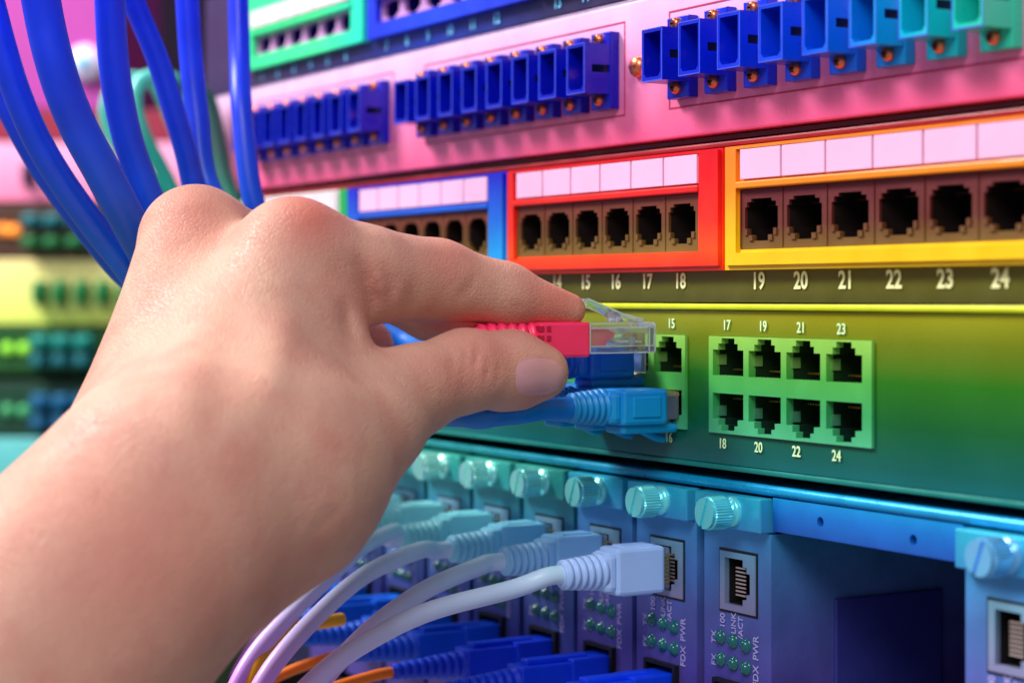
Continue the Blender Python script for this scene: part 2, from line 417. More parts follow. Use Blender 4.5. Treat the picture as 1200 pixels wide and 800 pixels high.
for (b0, b1, cs) in blocks:
    m = MB(); pol = [jackpoly(c, -16.2, True) for c in cs] + [jackpoly(c, -29.6, False) for c in cs]
    m.plate(rect(b0, b1, -35.6, -10.4), pol, -1.2, 1.0, blk)
    b = m.build('port_block', sw)
    for i, p in enumerate(pol):
        q = MB(); q.well(p, 1.0, 12, inn, dark)
        c = cs[i % 4]; z = -16.2 if i < 4 else -29.6; e = 1 if i < 4 else -1
        q.box(c - 6.55, c - 6.2, .4, 3.0, z - 1.7, z + 1.0, spring)          # grounding spring on the inner wall
        for t8 in range(8):
            x = c - 3.4 + t8 * .97
            q.box(x - .16, x + .16, 3.2, 9, z - 2.9 * e - .2, z - 2.9 * e + .2, gold)
        q.build('port', b)
ink = M('switch_ink', (214, 250, 190), .6, bump=0)
for k in range(4):
    text('port_number', str(17 + 2 * k), -23.4 + 15.3 * k, -.75, -7.6 - .12 * k, 2.7, ink, sw, bold=.04)
    text('port_number', str(18 + 2 * k), -25.2 + 15.3 * k, -.75, -38.4, 2.7, ink, sw, bold=.04)
text('port_number', '15', -48.4, -.75, -7.5, 2.7, ink, sw, bold=.04)
text('port_number', '16', -49.6, -.75, -38.4, 2.7, ink, sw, bold=.04)

# ------------------------------------------------------------------ converter chassis and modules
railm = M('chassis_rail', grad=[(-260, (24, 126, 116)), (-150, (10, 130, 140)), (-40, (12, 160, 212)), (60, (20, 156, 218))], axis='X', rough=.28, metal=.25, var=.06)
chin = M('chassis_inside', (16, 16, 52), .5)
ch = thing('converter_chassis', 'blue metal chassis with a bright top rail and one empty bay', 'chassis')
m = MB()
m.lathe((0, .5, -49.0), [(-392, 1.35), (125, 1.35)], railm, 14, axis='x'); m.box(-392, 125, .4, 30, -50.3, -47.8, railm)
m.build('top_rail', ch)
brk = M('bay_bracket', grad=[(-59, (26, 84, 178)), (-54, (22, 116, 206)), (-50, (16, 150, 220))], rough=.34, metal=.2)
m = MB()
def circ(x, z, r, n=14): return [(x + r * math.cos(2 * math.pi * i / n), z + r * math.sin(2 * math.pi * i / n)) for i in range(n)]
m.plate(rect(-4.6, 63.4, -59.0, -50.6), [circ(14, -54.8, 1.25), circ(47.2, -55.6, 1.25)], -.2, 2.0, brk)
for x, z in ((14, -54.8), (47.2, -55.6)): m.well(circ(x, z, 1.25), 2.0, 4, brk, dark)
m.build('bay_bracket', ch)
m = MB(); m.box(-392, 125, 170, 172, -140, -50.6, chin); m.build('back_panel', ch)
m = MB(); m.box(-392, 125, 3, 170, -141.8, -140, chin); m.build('bottom_panel', ch)
m = MB(); m.box(-392, 125, 2.2, 170, -50.5, -50.2, chin); m.build('top_panel', ch)
m = MB(); m.box(-5.5, -4.4, 20, 56, -139.8, -77.6, M('divider_plate', (52, 56, 138), .45), .4); m.build('bay_divider', ch)

face = M('module_face', grad=[(-125, (96, 62, 150)), (-100, (90, 78, 166)), (-84, (86, 100, 178)), (-70, (80, 132, 198)), (-60, (62, 150, 208)), (-50, (40, 182, 210))], rough=.36, metal=.2, var=.13, vscale=90, bump=.1)
face_l = M('module_face_teal', grad=[(-125, (76, 58, 146)), (-100, (66, 76, 156)), (-84, (66, 110, 172)), (-70, (56, 132, 172)), (-60, (48, 150, 156)), (-50, (46, 158, 142))], rough=.36, metal=.2, var=.13, vscale=90, bump=.1)
screwm = M('thumbscrew_metal', grad=[(-200, (200, 250, 235)), (-90, (140, 246, 240)), (-10, (110, 236, 248)), (80, (120, 196, 246))], axis='X', rough=.2, metal=.45, var=.05)
sleeve = M('jack_shell', grad=[(-84, (150, 138, 186)), (-64, (120, 180, 205))], rough=.34, metal=.3)
led = M('led_lens', (0, 96, 98), .15, coat=.5, bump=0)
lav = M('module_ink', (178, 170, 228), .6, bump=0)
JP = [(-5.2, -6.0), (2.6, -6.0), (2.6, -4.2), (4.2, -4.2), (4.2, -2.7), (5.6, -2.7), (5.6, 2.7), (4.2, 2.7), (4.2, 4.2), (2.6, 4.2), (2.6, 6.0), (-5.2, 6.0)]

def module_parts(parent, fm, width):
    """A converter module in its own frame: x = 0 is its left edge, z = 0 its top edge at -59.6."""
    Z0 = -59.6
    jx, jz = 15.0, -73.7 - Z0
    hole = [(jx - .2 + x * 1.0, jz + z) for x, z in JP]
    sc = rect(6.5, 19.5, -52 + 0, -39.5)
    sc = rect(5.5, 20.5, -100 - Z0 - 15.5 + 0, -100 - Z0 + .6)
    m = MB()
    m.plate(rect(0, width, -76, -.4), [rect(jx - 7.5, jx + 7.5, jz - 7.6, jz + 7.6), sc], 0, 1.2, fm)
    m.box(width - 1.0, width, 1.2, 100, -76, -.4, fm); m.box(0, 1, 1.2, 100, -76, -.4, fm)
    m.box(1, width - 1, 1.2, 100, -1.4, -.4, fm)
    m.build('faceplate', parent)
    m = MB()
    m.box(.2, width - .1, -3.4, 2.0, -.1, 8.6, fm, .4)
    m.build('screw_block', parent)
    # thumbscrew with knurled head and slot
    m = MB(); c = (17.0, 0, 4.5)
    m.lathe(c, [(-3.4, 3.9), (-4.6, 3.9), (-4.8, 3.5), (-5.4, 2.6), (-6.4, 2.6)], screwm, 28)
    m.lathe(c, [(-6.2, 4.0), (-6.5, 4.3), (-11.2, 4.3), (-11.6, 4.0)], screwm, 72, knurl=.06, smooth=False)
    for sg in (0, 1):
        arc = [(math.cos(a), math.sin(a)) for a in np.linspace(math.asin(.14), math.pi - math.asin(.14), 16)]
        tl = math.radians(68) + sg * math.pi
        poly = [(c[0] + 3.95 * (x * math.cos(tl) - y * math.sin(tl)), c[2] + 3.95 * (x * math.sin(tl) + y * math.cos(tl))) for x, y in arc]
        m.plate(poly, [], -12.5, -11.5, screwm)
    m.build('thumbscrew', parent)
    # network jack
    m = MB()
    m.plate(rect(jx - 7.5, jx + 7.5, jz - 7.6, jz + 7.6), [hole], -.5, 1.0, sleeve)
    m.plate(rect(jx - 8.2, jx + 8.2, jz - 8.3, jz + 8.3), [rect(jx - 7.45, jx + 7.45, jz - 7.55, jz + 7.55)], -.15, .5, black)
    m.well(hole, 1.0, 11, dark, dark)
    j = m.build('jack', parent)
    for k in range(8):
        q = MB(); z = jz - 3.5 + k
        q.box(jx - 2.6, jx + 1.6, 1.0, 1.25, z - .2, z + .2, M('jack_pin', (196, 176, 170), .35, .4)); q.build('contact', j)
    # lamps
    for r_ in range(2):
        for c_ in range(3):
            q = MB(); x = 7.6 + 5.4 * c_; z = -88.8 - Z0 - 5.8 * r_ - .3 * c_
            q.lathe((x, 0, z), [(.1, 1.9), (-.5, 1.9), (-.5, 1.65), (-1.3, 1.3), (-1.75, .7), (-1.85, .02)], led, 16, closed=False)
            q.build('led', parent)
    for body, x, z, sz in (('TX', 4.6, -89.2, 2.0), ('FX', 4.6, -95.2, 2.0), ('100', 8.4, -84.4, 2.1), ('LINK', 13.2, -84.5, 2.0), ('/ACT', 16.2, -85.2, 2.0), ('PWR', 22.6, -89.5, 2.3), ('FDX', 22.6, -96.6, 2.3)):
        text('lettering', body, x, -.2, z - Z0, sz, lav, parent, turn=math.pi / 2, bold=.03)
    # fibre socket
    m = MB()
    m.plate(sc, [rect(6.6, 19.2, -100 - Z0 - 14.6, -100 - Z0 - .3)], -1.6, 1.0, black)
    m.well(rect(6.6, 19.2, -100 - Z0 - 14.6, -100 - Z0 - .3), 1.0, 12, dark, dark)
    m.build('fibre_socket', parent)

def copy_tree(o, parent=None):
    c = o.copy(); COL.objects.link(c)
    if parent is not None: c.parent = parent
    for k in list(o.children): copy_tree(k, c)
    return c

MODS = [(-34.2, 'converter module with an empty network jack beside the empty bay', face),
        (-66.2, 'converter module whose jack holds the white plug nearest the camera', face),
        (-97.2, 'converter module holding the second white plug from the empty bay', face),
        (-128.0, 'converter module holding the third white plug from the empty bay', face_l),
        (-159.5, 'converter module holding the fourth white plug from the empty bay', face_l),
        (-191.0, 'converter module holding the fifth white plug, just past the thumb', face_l),
        (-222.5, 'converter module partly hidden by the wrist, sixth from the empty bay', face_l),
        (-254.0, 'converter module seventh from the empty bay, behind the wrist', face_l),
        (-285.5, 'converter module eighth from the empty bay, behind the wrist', face_l),
        (64.0, 'converter module on the far side of the empty bay, cut by the frame', face)]
protos = {}
for s, lab, fm in MODS:
    if fm.name not in protos:
        t = thing('converter_module', lab, 'converter module', (s, 0, -59.6), 'converter modules in the chassis')
        module_parts(t, fm, 28.6); protos[fm.name] = t
    else:
        t = copy_tree(protos[fm.name]); t['label'] = lab
        t.location = (s * MM, 0, -59.6 * MM)

# ------------------------------------------------------------------ network plugs and cables
def ribs(q, y0, y1, r0, r1, mat, n=6, cx=0, cz=0, seg=20):
    prof = []
    L = y1 - y0
    for i in range(n):
        a = y0 + L * i / n; b = y0 + L * (i + .62) / n; c = y0 + L * (i + 1) / n
        r = r0 + (r1 - r0) * i / n
        prof += [(a, r * .84), (a + .12 * (1 if L > 0 else -1), r), (b, r * .99), (b + .12 * (1 if L > 0 else -1), r * .82)]
    prof.append((y1, r1 * .8))
    q.lathe((cx, 0, cz), prof, mat, seg, smooth=True)

def plug(parent, hood, bootm, exposed=8.0, hoodlen=14.0, riblen=12.0, roll=0.0, cab=2.9, flap=True):
    """An RJ45 plug pointing along +y, tip at the origin; rolled about its axis. Returns the end of its boot."""
    cr, sr = math.cos(roll), math.sin(roll)
    fn = lambda p: (p[0] * cr - p[2] * sr, p[1], p[0] * sr + p[2] * cr)
    q = MB(); q.box(-5.6, 5.6, -exposed - 1, 0, -3.9, 3.6, clear, .35); q.xform(fn).build('connector', parent)
    q = MB()
    q.add([(-3, -1.2, 3.7), (3, -1.2, 3.7), (3, -1.2, 4.6), (-3, -1.2, 4.6), (-2.2, -14, 6.0), (2.2, -14, 6.0), (2.2, -14, 7.0), (-2.2, -14, 7.0)],
          [(0, 1, 2, 3), (7, 6, 5, 4), (0, 4, 5, 1), (3, 2, 6, 7), (1, 5, 6, 2), (0, 3, 7, 4)], clear)
    q.xform(fn).build('latch', parent)
    q = MB()
    for k in range(8):
        x = -3.6 + k * 1.02
        q.box(x - .25, x + .25, -4.5, -.25, -4.05, -2.6, gold)
    q.xform(fn).build('contact_row', parent)
    a = -exposed; b = a - hoodlen
    q = MB()
    q.box(-6.3, 6.3, b, a, -4.7, 4.8, hood, 1.0)
    q.box(-4.6, 4.6, b + 1.2, a + 4.5, 4.5, 7.2, hood, .9)                 # latch guard
    q.box(-5.4, 5.4, b - 3.2, b + 1, -4.4, 4.4, hood, 1.6)
    q.box(5.9, 6.75, b + 3, a - 2.5, -2.8, 2.8, hood, .35)                  # grip pad
    q.box(-6.75, -5.9, b + 3, a - 2.5, -2.8, 2.8, hood, .35)
    ribs(q, b - 2.4, b - 2.4 - riblen, 5.0, 3.9, bootm)
    q.xform(fn).build('boot', parent)
    return b - 2.4 - riblen

def cable_part(parent, pts, r, mat, origin, name='cable'):
    q = MB(); o = np.array(origin)
    q.tube([np.array(p) - o for p in pts], r, mat); return q.build(name, parent)

# white patch cables in the modules
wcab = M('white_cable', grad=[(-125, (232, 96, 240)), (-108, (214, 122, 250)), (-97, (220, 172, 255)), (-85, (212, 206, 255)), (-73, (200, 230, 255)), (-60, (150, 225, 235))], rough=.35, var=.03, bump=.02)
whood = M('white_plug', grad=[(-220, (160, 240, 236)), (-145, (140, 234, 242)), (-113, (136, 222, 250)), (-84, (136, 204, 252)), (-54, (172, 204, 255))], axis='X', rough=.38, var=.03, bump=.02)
WH = [(-51.8, 'white network cable whose plug sits nearest the camera', [(600, 690, 512), (500, 717, 496), (420, 757, 482), (365, 800, 474), (300, 870, 466)]),
      (-82.6, 'white network cable second from the empty bay, crossing under its neighbour', [(560, 664, 538), (500, 690, 522), (440, 732, 508), (385, 788, 498), (330, 860, 490)]),
      (-113.2, 'white network cable third from the empty bay, curving down past the blue plugs', [(490, 645, 560), (430, 672, 545), (375, 718, 528), (320, 780, 512), (280, 850, 505)]),
      (-144.6, 'white network cable fourth from the empty bay, running along the wrist', [(462, 622, 590), (425, 640, 575), (378, 682, 556), (328, 732, 540), (290, 780, 530), (255, 850, 522)]),
      (-176.2, 'white network cable fifth from the empty bay, ending near the wrist', [(424, 620, 620), (392, 648, 605), (348, 700, 585), (300, 745, 570), (255, 795, 560), (225, 860, 555)]),
      (-207.6, 'white network cable mostly hidden behind the wrist', [(380, 620, 640), (330, 655, 615), (280, 710, 590), (230, 790, 570)]),
      (-239.0, 'white network cable furthest along, almost wholly behind the wrist', [(372, 640, 650), (330, 690, 620), (285, 745, 600), (240, 810, 585)])]
for s, lab, path in WH:
    t = thing('network_cable', lab, 'network cable', (s, -1.5, -73.4), 'white network cables in the converter modules')
    e = plug(t, whood, whood, 2.0, 15.5, 12.5, roll=math.pi / 2)
    o = (s, -1.5, -73.4)
    cable_part(t, [(s, o[1] + e + 3, -73.4), (s, o[1] + e - 4, -73.5)] + [at(*p) for p in path], 2.5, wcab, o)

# blue fibre plugs with orange cables, in the lower sockets
fbl = M('fibre_plug_blue', grad=[(-260, (0, 110, 215)), (-150, (0, 80, 225)), (-110, (0, 52, 225)), (-20, (0, 66, 245))], axis='X', rough=.42, var=.08, bump=.06)
oran = M('orange_fibre', (246, 120, 22), .4)
FB = [(-53.4, 'blue fibre plug in the module socket nearest the empty bay'), (-84.2, 'blue fibre plug second from the empty bay'), (-115.0, 'blue fibre plug third from the empty bay'),
      (-146.4, 'blue fibre plug fourth from the empty bay'), (-178.0, 'blue fibre plug fifth from the empty bay'), (-209.4, 'blue fibre plug sixth from the empty bay, by the wrist'), (-240.8, 'blue fibre plug seventh from the empty bay, mostly behind the wrist')]
for i, (s, lab) in enumerate(FB):
    zc = -107.6
    t = thing('fibre_cable', lab, 'fibre cable', (s, 0, zc), 'blue fibre plugs with orange cables')
    q = MB()
    q.box(-5.2, 5.2, -13, 8, -5.6, 5.6, fbl, .5); q.box(-4.3, 4.3, -29, -12, -4.7, 4.7, fbl, .6)
    q.box(-2.0, 2.0, -26, -6, 4.6, 6.2, fbl, .4)
    q.build('plug_body', t)
    q = MB(); prof = []
    for k in range(9):
        y = -28.5 - k * 2.6; r = 4.3 - k * .24
        prof += [(y, r), (y - 1.5, r * .98), (y - 1.7, r * .86), (y - 2.5, r * .86)]
    q.lathe((0, 0, 0), prof, fbl, 18); q.build('strain_relief', t)
    droop = 1 + .12 * math.sin(i * 2.3)
    cable_part(t, [(s, -50, zc), (s, -58, zc - .6), (s - 2, -74, zc - 5 * droop), (s - 6, -92, zc - 15 * droop), (s - 10, -104, zc - 32), (s - 12, -108, zc - 60)], 1.6, oran, (s, 0, zc))
    # second row of plugs below, one per module
    if i in (1, 2, 3, 4, 5): pass

# lower loose cables under the wrist
def loose(name, lab, cat, pts, r, mat, group=None):
    q = MB(); q.tube(pts, r, mat, 16, 12)
    return tag(q.build(name), lab, cat, group)
loose('fibre_cable', 'yellow fibre cable hanging between the white cables by the wrist', 'fibre cable', [at(400, 725, 560), at(345, 735, 545), at(318, 752, 538), at(300, 780, 530), at(285, 830, 525)], 1.9, M('yellow_fibre', (240, 170, 20), .4))
loose('network_cable', 'dark green cable showing at the edge of the wrist', 'network cable', [at(360, 690, 600), at(300, 730, 575), at(262, 775, 560), at(235, 850, 550)], 3.2, M('green_cable', (62, 110, 66), .4))

# ------------------------------------------------------------------ blue cables in the switch
bcab = M('blue_cable', grad=[(-60, (0, 128, 205)), (-22, (0, 112, 215)), (14, (0, 84, 190)), (50, (0, 56, 215)), (90, (0, 44, 245)), (140, (10, 30, 250))], rough=.42, var=.16, bump=.05, spec=.5, vscale=60)
bplug = M('blue_plug', grad=[(-38, (10, 150, 205)), (-28, (10, 142, 212)), (-19, (0, 92, 210)), (-10, (0, 84, 215))], rough=.38, var=.04, bump=.02)
CB = [('blue network cable plugged into the lower port below port 15', (-49.6, -1.2, -29.4), math.pi, [at(600, 484, 505), at(540, 486, 505), at(470, 475, 540), at(410, 430, 590), at(350, 340, 605), at(300, 245, 600), at(284, 135, 605), at(281, 70, 615), at(279, -10, 620), at(276, -120, 625)], 25, 615),
      ('blue network cable plugged in directly under the held red plug', (-65.4, -1.2, -17.6), math.pi, [at(585, 430, 535), at(520, 420, 535), at(478, 402, 572), at(390, 340, 575), at(290, 280, 575), at(243, 216, 585), at(231, 135, 590), at(224, 70, 592), at(219, -10, 592), at(214, -120, 592)], 28, 590)]
CB += [('blue network cable in the lower port behind the thumb tip', (-65.4, -1.2, -29.4), math.pi, [at(560, 490, 535), at(500, 470, 540), at(430, 420, 560), at(370, 380, 590), at(320, 400, 640)], 25, 560),
       ('blue network cable in the lower port under the thumb joint', (-81.3, -1.2, -29.4), math.pi, [at(535, 484, 560), at(480, 470, 565), at(430, 450, 590), at(380, 440, 640)], 25, 580)]
for lab, o, roll, path, wpx, Z in CB:
    t = thing('network_cable', lab, 'network cable', o, 'blue network cables')
    e = plug(t, bplug, bplug, 4.0, 14.5, 10.5, roll=roll)
    r = wpx / 2 * Z / 2300
    y = o[1] + e
    q = MB(); oo = np.array(o)
    q.tube([np.array(p) - oo for p in [(o[0], y + 3, o[2]), (o[0], y - 8, o[2])] + path], lambda t_: 3.0 + (r - 3.0) * min(1, max(0, (t_ - .15) / .3)), bcab, 18, 12); q.build('cable', t)
    if roll and o[2] < -20:
        q = MB(); q.tube([(0, -14, -4.6), (0, -9, -6.4), (0, -4, -8.6), (0, -1.2, -9.2)], 1.1, bplug, 8, 6); q.build('latch_flap', t)

def P3(l): return [at(*p) for p in l]
trunk = [('thick blue cable, widest of the bundle behind the hand', [(30, -130, 500), (48, 0, 510), (66, 80, 513), (90, 145, 518), (122, 205, 524), (152, 262, 532), (190, 330, 545), (250, 430, 560), (330, 520, 585), (400, 560, 640)], 46, 512),
         ('thick blue cable between the widest one and the slanting thin one', [(128, -130, 530), (129, 0, 540), (134, 80, 543), (145, 145, 546), (160, 195, 549), (182, 250, 553), (220, 330, 562), (290, 440, 578), (360, 510, 600), (420, 550, 650)], 36, 545),
         ('blue cable slanting between two straight ones above the knuckle', [(120, -100, 560), (156, 0, 570), (184, 68, 573), (203, 128, 575), (218, 180, 578), (232, 235, 582), (270, 320, 590), (340, 430, 600), (400, 510, 630), (440, 540, 680)], 27, 575),
         ('blue cable sweeping in from the upper corner behind the wrist', [(-40, -110, 520), (-12, 0, 525), (4, 60, 527), (20, 110, 529), (44, 165, 532), (76, 218, 537), (118, 275, 543), (155, 322, 548), (220, 420, 560), (300, 510, 585), (380, 560, 640)], 34, 530),
         ('thin blue cable on the outside edge of the cable bundle', [(-60, -10, 545), (-18, 75, 548), (8, 128, 550), (42, 190, 553), (84, 250, 556), (130, 308, 560), (170, 350, 565), (250, 450, 580), (340, 540, 610)], 25, 552)]
for lab, pts, wpx, Z in trunk:
    loose('network_cable', lab, 'network cable', P3(pts), wpx / 2 * Z / 2300, bcab, 'blue network cables')
teal = M('teal_cable', grad=[(60, (0, 150, 130)), (95, (90, 200, 190)), (115, (220, 244, 240))], rough=.4)  # near-white upper end paints the highlight on top of the loops
dteal = M('dark_green_cable', grad=[(40, (0, 120, 92)), (60, (0, 70, 60)), (110, (0, 62, 58)), (118, (120, 190, 180))], rough=.4)
loose('network_cable', 'teal cable looping behind the blue bundle', 'network cable', P3([(210, 240, 790), (190, 200, 790), (168, 158, 790), (158, 120, 792), (166, 95, 796), (190, 90, 800), (214, 104, 805), (228, 150, 810), (240, 200, 815), (250, 270, 820)]), 3.2, teal)
loose('network_cable', 'pale teal cable looping nearer the widest blue cable', 'network cable', P3([(205, 230, 835), (150, 190, 835), (125, 145, 838), (128, 110, 840), (150, 92, 845), (180, 100, 850), (200, 140, 850), (225, 200, 850), (240, 260, 850)]), 2.8, teal)
loose('network_cable', 'broad dark green cable between the two straight blue cables', 'network cable', P3([(215, 95, 805), (240, 120, 800), (252, 165, 795), (262, 215, 790), (285, 270, 785)]), 4.8, dteal)
loose('network_cable', 'thin green cable crossing to the knuckle behind the blue cables', 'network cable', P3([(236, 180, 835), (248, 208, 832), (262, 226, 830), (300, 262, 820)]), 2.0, M('jade_cable', (0, 150, 110), .4))

# ------------------------------------------------------------------ the held red plug
HP = (-49.0, -9.5, -11.0)
redm = M('red_boot', (255, 50, 104), .35, var=.04, bump=.02)
t = thing('network_cable', 'red network cable with a clear plug held between finger and thumb', 'network cable', HP)
q = MB()
q.box(-5.85, 5.85, -21, 0, -4.0, -2.2, clear, .3)                        # clear shell: floor, roof, sides and nose
q.box(-5.85, 5.85, -21, 0, 2.6, 4.0, clear, .3)
q.box(-5.85, -4.9, -21, 0, -2.3, 2.7, clear, .2); q.box(4.9, 5.85, -21, 0, -2.3, 2.7, clear, .2)
q.box(-4.95, 4.95, -2.0, -.05, -2.3, 2.7, clear, .2)
for zz in (-4.02, -2.25, 2.55, 3.72):  # pale strips paint highlights along the shell edges
    q.box(5.6, 5.95, -20.5, -.4, zz, zz + .3, glint_plastic)
    q.box(-5.95, -5.6, -20.5, -.4, zz, zz + .3, glint_plastic)
for yy in (-.35, -2.2, -20.8):
    for x0_ in (5.62, -5.97): q.box(x0_, x0_ + .35, yy, yy + .4, -3.7, 3.7, glint_plastic)
q.box(-4.5, 4.5, -11.5, -9.0, .9, 2.5, glint_plastic); q.box(-4.6, 4.6, -7.5, -5.8, -2.1, .2, glint_plastic); q.box(-5.5, 5.5, -.36, .04, 3.5, 4.06, glint_plastic); q.box(-5.5, 5.5, -.36, .04, -4.06, -3.5, glint_plastic)
q.build('connector', t)
q = MB()
def slab(q, pts, x0, x1, mat):
    n = len(pts)
    vs = [(x0, y, z) for y, z in pts] + [(x1, y, z) for y, z in pts]
    q.add(vs, [tuple(range(n)), tuple(range(2 * n - 1, n - 1, -1))] + [(i, (i + 1) % n, (i + 1) % n + n, i + n) for i in range(n)], mat)
slab(q, [(-2.0, 4.0), (-1.4, 4.8), (-8.5, 6.4), (-19.5, 10.4), (-20, 9.5), (-9, 5.3)], -3.1, 3.1, clear)
slab(q, [(-8.2, 4.2), (-9.8, 6.9), (-10.8, 6.8), (-10.6, 4.2)], -2.9, 2.9, clear)
for x0_ in (2.85, -3.2): slab(q, [(-1.8, 4.5), (-1.8, 4.95), (-8.6, 6.55), (-19.4, 10.5), (-19.5, 10.1), (-8.8, 6.1)], x0_, x0_ + .35, glint_plastic)
q.build('latch', t)
q = MB()
for k in range(8):
    x = -3.57 + k * 1.02
    q.box(x - .2, x + .2, -4.6, -2.1, -3.2, 1.2, gold)
q.build('contact_row', t)
q = MB()
wc = [(250, 120, 40), (250, 200, 160), (80, 180, 90), (70, 110, 210), (200, 215, 245), (190, 235, 195), (130, 80, 50), (220, 200, 190)]
for k in range(8):
    x = -3.57 + k * 1.02
    q.tube([(x * .8, -13.5, -.4), (x * .95, -9.5, -1.0), (x, -3.2, -1.2)], .42, M('wire_%d' % k, wc[k], .4), 8, 5)
q.build('wire_bundle', t)
q = MB()
slab(q, [(-21.5, 2.3), (-14.5, 2.3), (-12, 1.2), (-12.6, .2), (-14.6, -.6), (-15.2, -2.0), (-21.5, -2.1)], -4.7, 4.7, redm)   # boot tongue inside the shell
q.box(-6.2, 6.2, -36, -20.6, -4.9, 4.3, redm, .8)
for yy in (-35.5, -33.4):
    for zz in (-2.6, .2, 2.6):
        q.box(-6.45, 6.45, yy - .65, yy + .65, zz - .75, zz + .75, M('boot_recess', (186, 16, 60), .5), .15)
ribs(q, -35.5, -52, 5.2, 3.8, redm)
q.build('boot', t)
o = np.array(HP)
cable_part(t, [(HP[0], HP[1] - 50, HP[2]), (HP[0], HP[1] - 56, HP[2] - .5), at(566, 398, 522), at(535, 425, 545), at(470, 470, 570), at(360, 530, 575), at(290, 610, 560), at(262, 710, 556), at(228, 800, 545), at(200, 900, 540)], 2.9, redm, HP)

# ------------------------------------------------------------------ the far rack, facing the lens
ROT = math.pi / 2 - TH
FZ = 1400.0
def far_unit(name, lab, cat, y0, y1, mat, depth=200, fwd=0., right=190):
    """A rack unit between photo heights y0 and y1 on the far rack."""
    Z = FZ - fwd
    base = at(60, y1, Z)
    t = thing(name, lab, cat, base, 'units in the far rack', ROT)
    h = (y1 - y0) / 2300 * Z
    q = MB(); q.box(-300, right, 0, depth, 0, h, mat, 1.0); q.build('faceplate', t)
    return t, lambda px, py: ((px - 60) / 2300 * Z, (y1 - py) / 2300 * Z)
def far_socks(t, f, xs, y, wd, ht, mat, name='plug', prot=-14):
    for x in xs:
        a, b = f(x, y); wv, hv = wd / 2300 * FZ / 2, ht / 2300 * FZ / 2
        q = MB(); q.box(a - wv, a + wv, prot, 0, b - hv, b + hv, mat, 1.2)
        q.box(a - wv * .6, a + wv * .6, prot - 10, prot, b - hv * .5, b + hv * .5, mat, .8); q.build(name, t)
t, f = far_unit('rack_unit', 'mauve blank upper panel of the far rack behind the blue cables', 'rack unit', -60, 128, M('far_mauve', (168, 54, 150), .6), right=42)
a, b = f(102, 75); q = MB(); q.lathe((a, 0, b), [(0, 13), (-5, 13), (-8, 11), (-8.5, .1)], M('far_white_disc', (208, 196, 226), .4), 24, closed=False)
q.lathe((a - 1, -8.6, b), [(0, 5), (-2, 4), (-2.2, .1)], M('far_cyan_dot', (120, 196, 232), .4), 16, closed=False); q.build('round_dial', t)
t, f = far_unit('rack_unit', 'dark red slim unit in the far rack under the mauve panel', 'rack unit', 129, 166, M('far_red', (140, 24, 54), .5))
t, f = far_unit('rack_unit', 'pink far panel with one dark socket', 'rack unit', 167, 236, M('far_pink', grad=[(60, (240, 110, 150)), (100, (236, 160, 200))], rough=.5))
far_socks(t, f, [34], 205, 14, 28, M('far_dark_socket', (60, 20, 70), .5), 'socket', -4)
far_socks(t, f, [218], 172, 12, 30, M('far_red_plug', (190, 50, 60), .5), 'socket', -4)
t, f = far_unit('rack_unit', 'brown far unit with orange lamps and teal plugs', 'rack unit', 240, 302, M('far_brown', (66, 36, 22), .5))
tealp = M('far_teal_plug', (0, 110, 120), .45); grnp = M('far_green_plug', (0, 122, 62), .45); dteal2 = M('far_blue_plug', (0, 96, 140), .45)
far_socks(t, f, [41, 66, 92], 259, 19, 15, tealp); far_socks(t, f, [41, 66, 92], 284, 19, 13, grnp)
def lamps(t, f, pts, col, st):
    for x, y in pts:
        a, b = f(x, y); q = MB(); q.lathe((a, 0, b), [(0, 4.2), (-3, 4.0), (-5, 2.4), (-5.5, .1)], M('lamp_%d_%d_%d' % col, col, .3, emit=col, estr=st), 12, closed=False); q.build('indicator_lamp', t)
lamps(t, f, [(4, 269), (17, 270)], (255, 150, 50), .8)
t, f = far_unit('rack_unit', 'pale yellow far unit with a row of green plugs', 'rack unit', 304, 380, M('far_yellow', grad=[(-22, (206, 226, 90)), (2, (232, 228, 130)), (26, (242, 222, 150))], rough=.5))
far_socks(t, f, [50, 74, 99, 124, 149], 343, 14, 28, grnp)
t, f = far_unit('rack_unit', 'dark green far unit with two lit lamps beside teal plugs', 'rack unit', 383, 437, M('far_green', (10, 74, 22), .5))
far_socks(t, f, [51, 76, 101], 400, 20, 16, M('far_cyan_plug', (0, 138, 128), .45)); far_socks(t, f, [51, 76, 101], 421, 20, 15, tealp)
lamps(t, f, [(9, 408), (28, 408)], (150, 230, 60), .5)
t, f = far_unit('rack_unit', 'lowest dark far unit with blue plugs', 'rack unit', 447, 511, M('far_darkgreen', (6, 58, 38), .5))
far_socks(t, f, [51, 76, 101], 470, 20, 18, dteal2); far_socks(t, f, [51, 76, 101], 493, 20, 15, dteal2)
lamps(t, f, [(9, 480), (28, 481)], (70, 170, 110), .3)
t, f = far_unit('rack_unit', 'light teal unit at the bottom of the far rack', 'rack unit', 513, 640, M('far_teal', grad=[(-180, (20, 150, 150)), (-100, (110, 205, 205))], rough=.5))

# ------------------------------------------------------------------ the hand
def px3(px, py, Z): return np.array([(px - 600) / 2300 * Z, (347 - py) / 2300 * Z, Z])
def cap(a, b):
    """A limb segment: photo x, y, distance and radius (photo pixels) at both ends."""
    return (px3(*a[:3]), px3(*b[:3]), a[3] * a[2] / 2300, b[3] * b[2] / 2300)

H = 0.9
LO = np.array([-205., -170., 335.]); HI = np.array([24., 36., 590.])
NX, NY, NZ = [int(v) for v in np.ceil((HI - LO) / H)]
gx = (LO[0] + H * np.arange(NX)).astype(np.float32); gy = (LO[1] + H * np.arange(NY)).astype(np.float32); gz = (LO[2] + H * np.arange(NZ)).astype(np.float32)
BIG = np.float32(60)

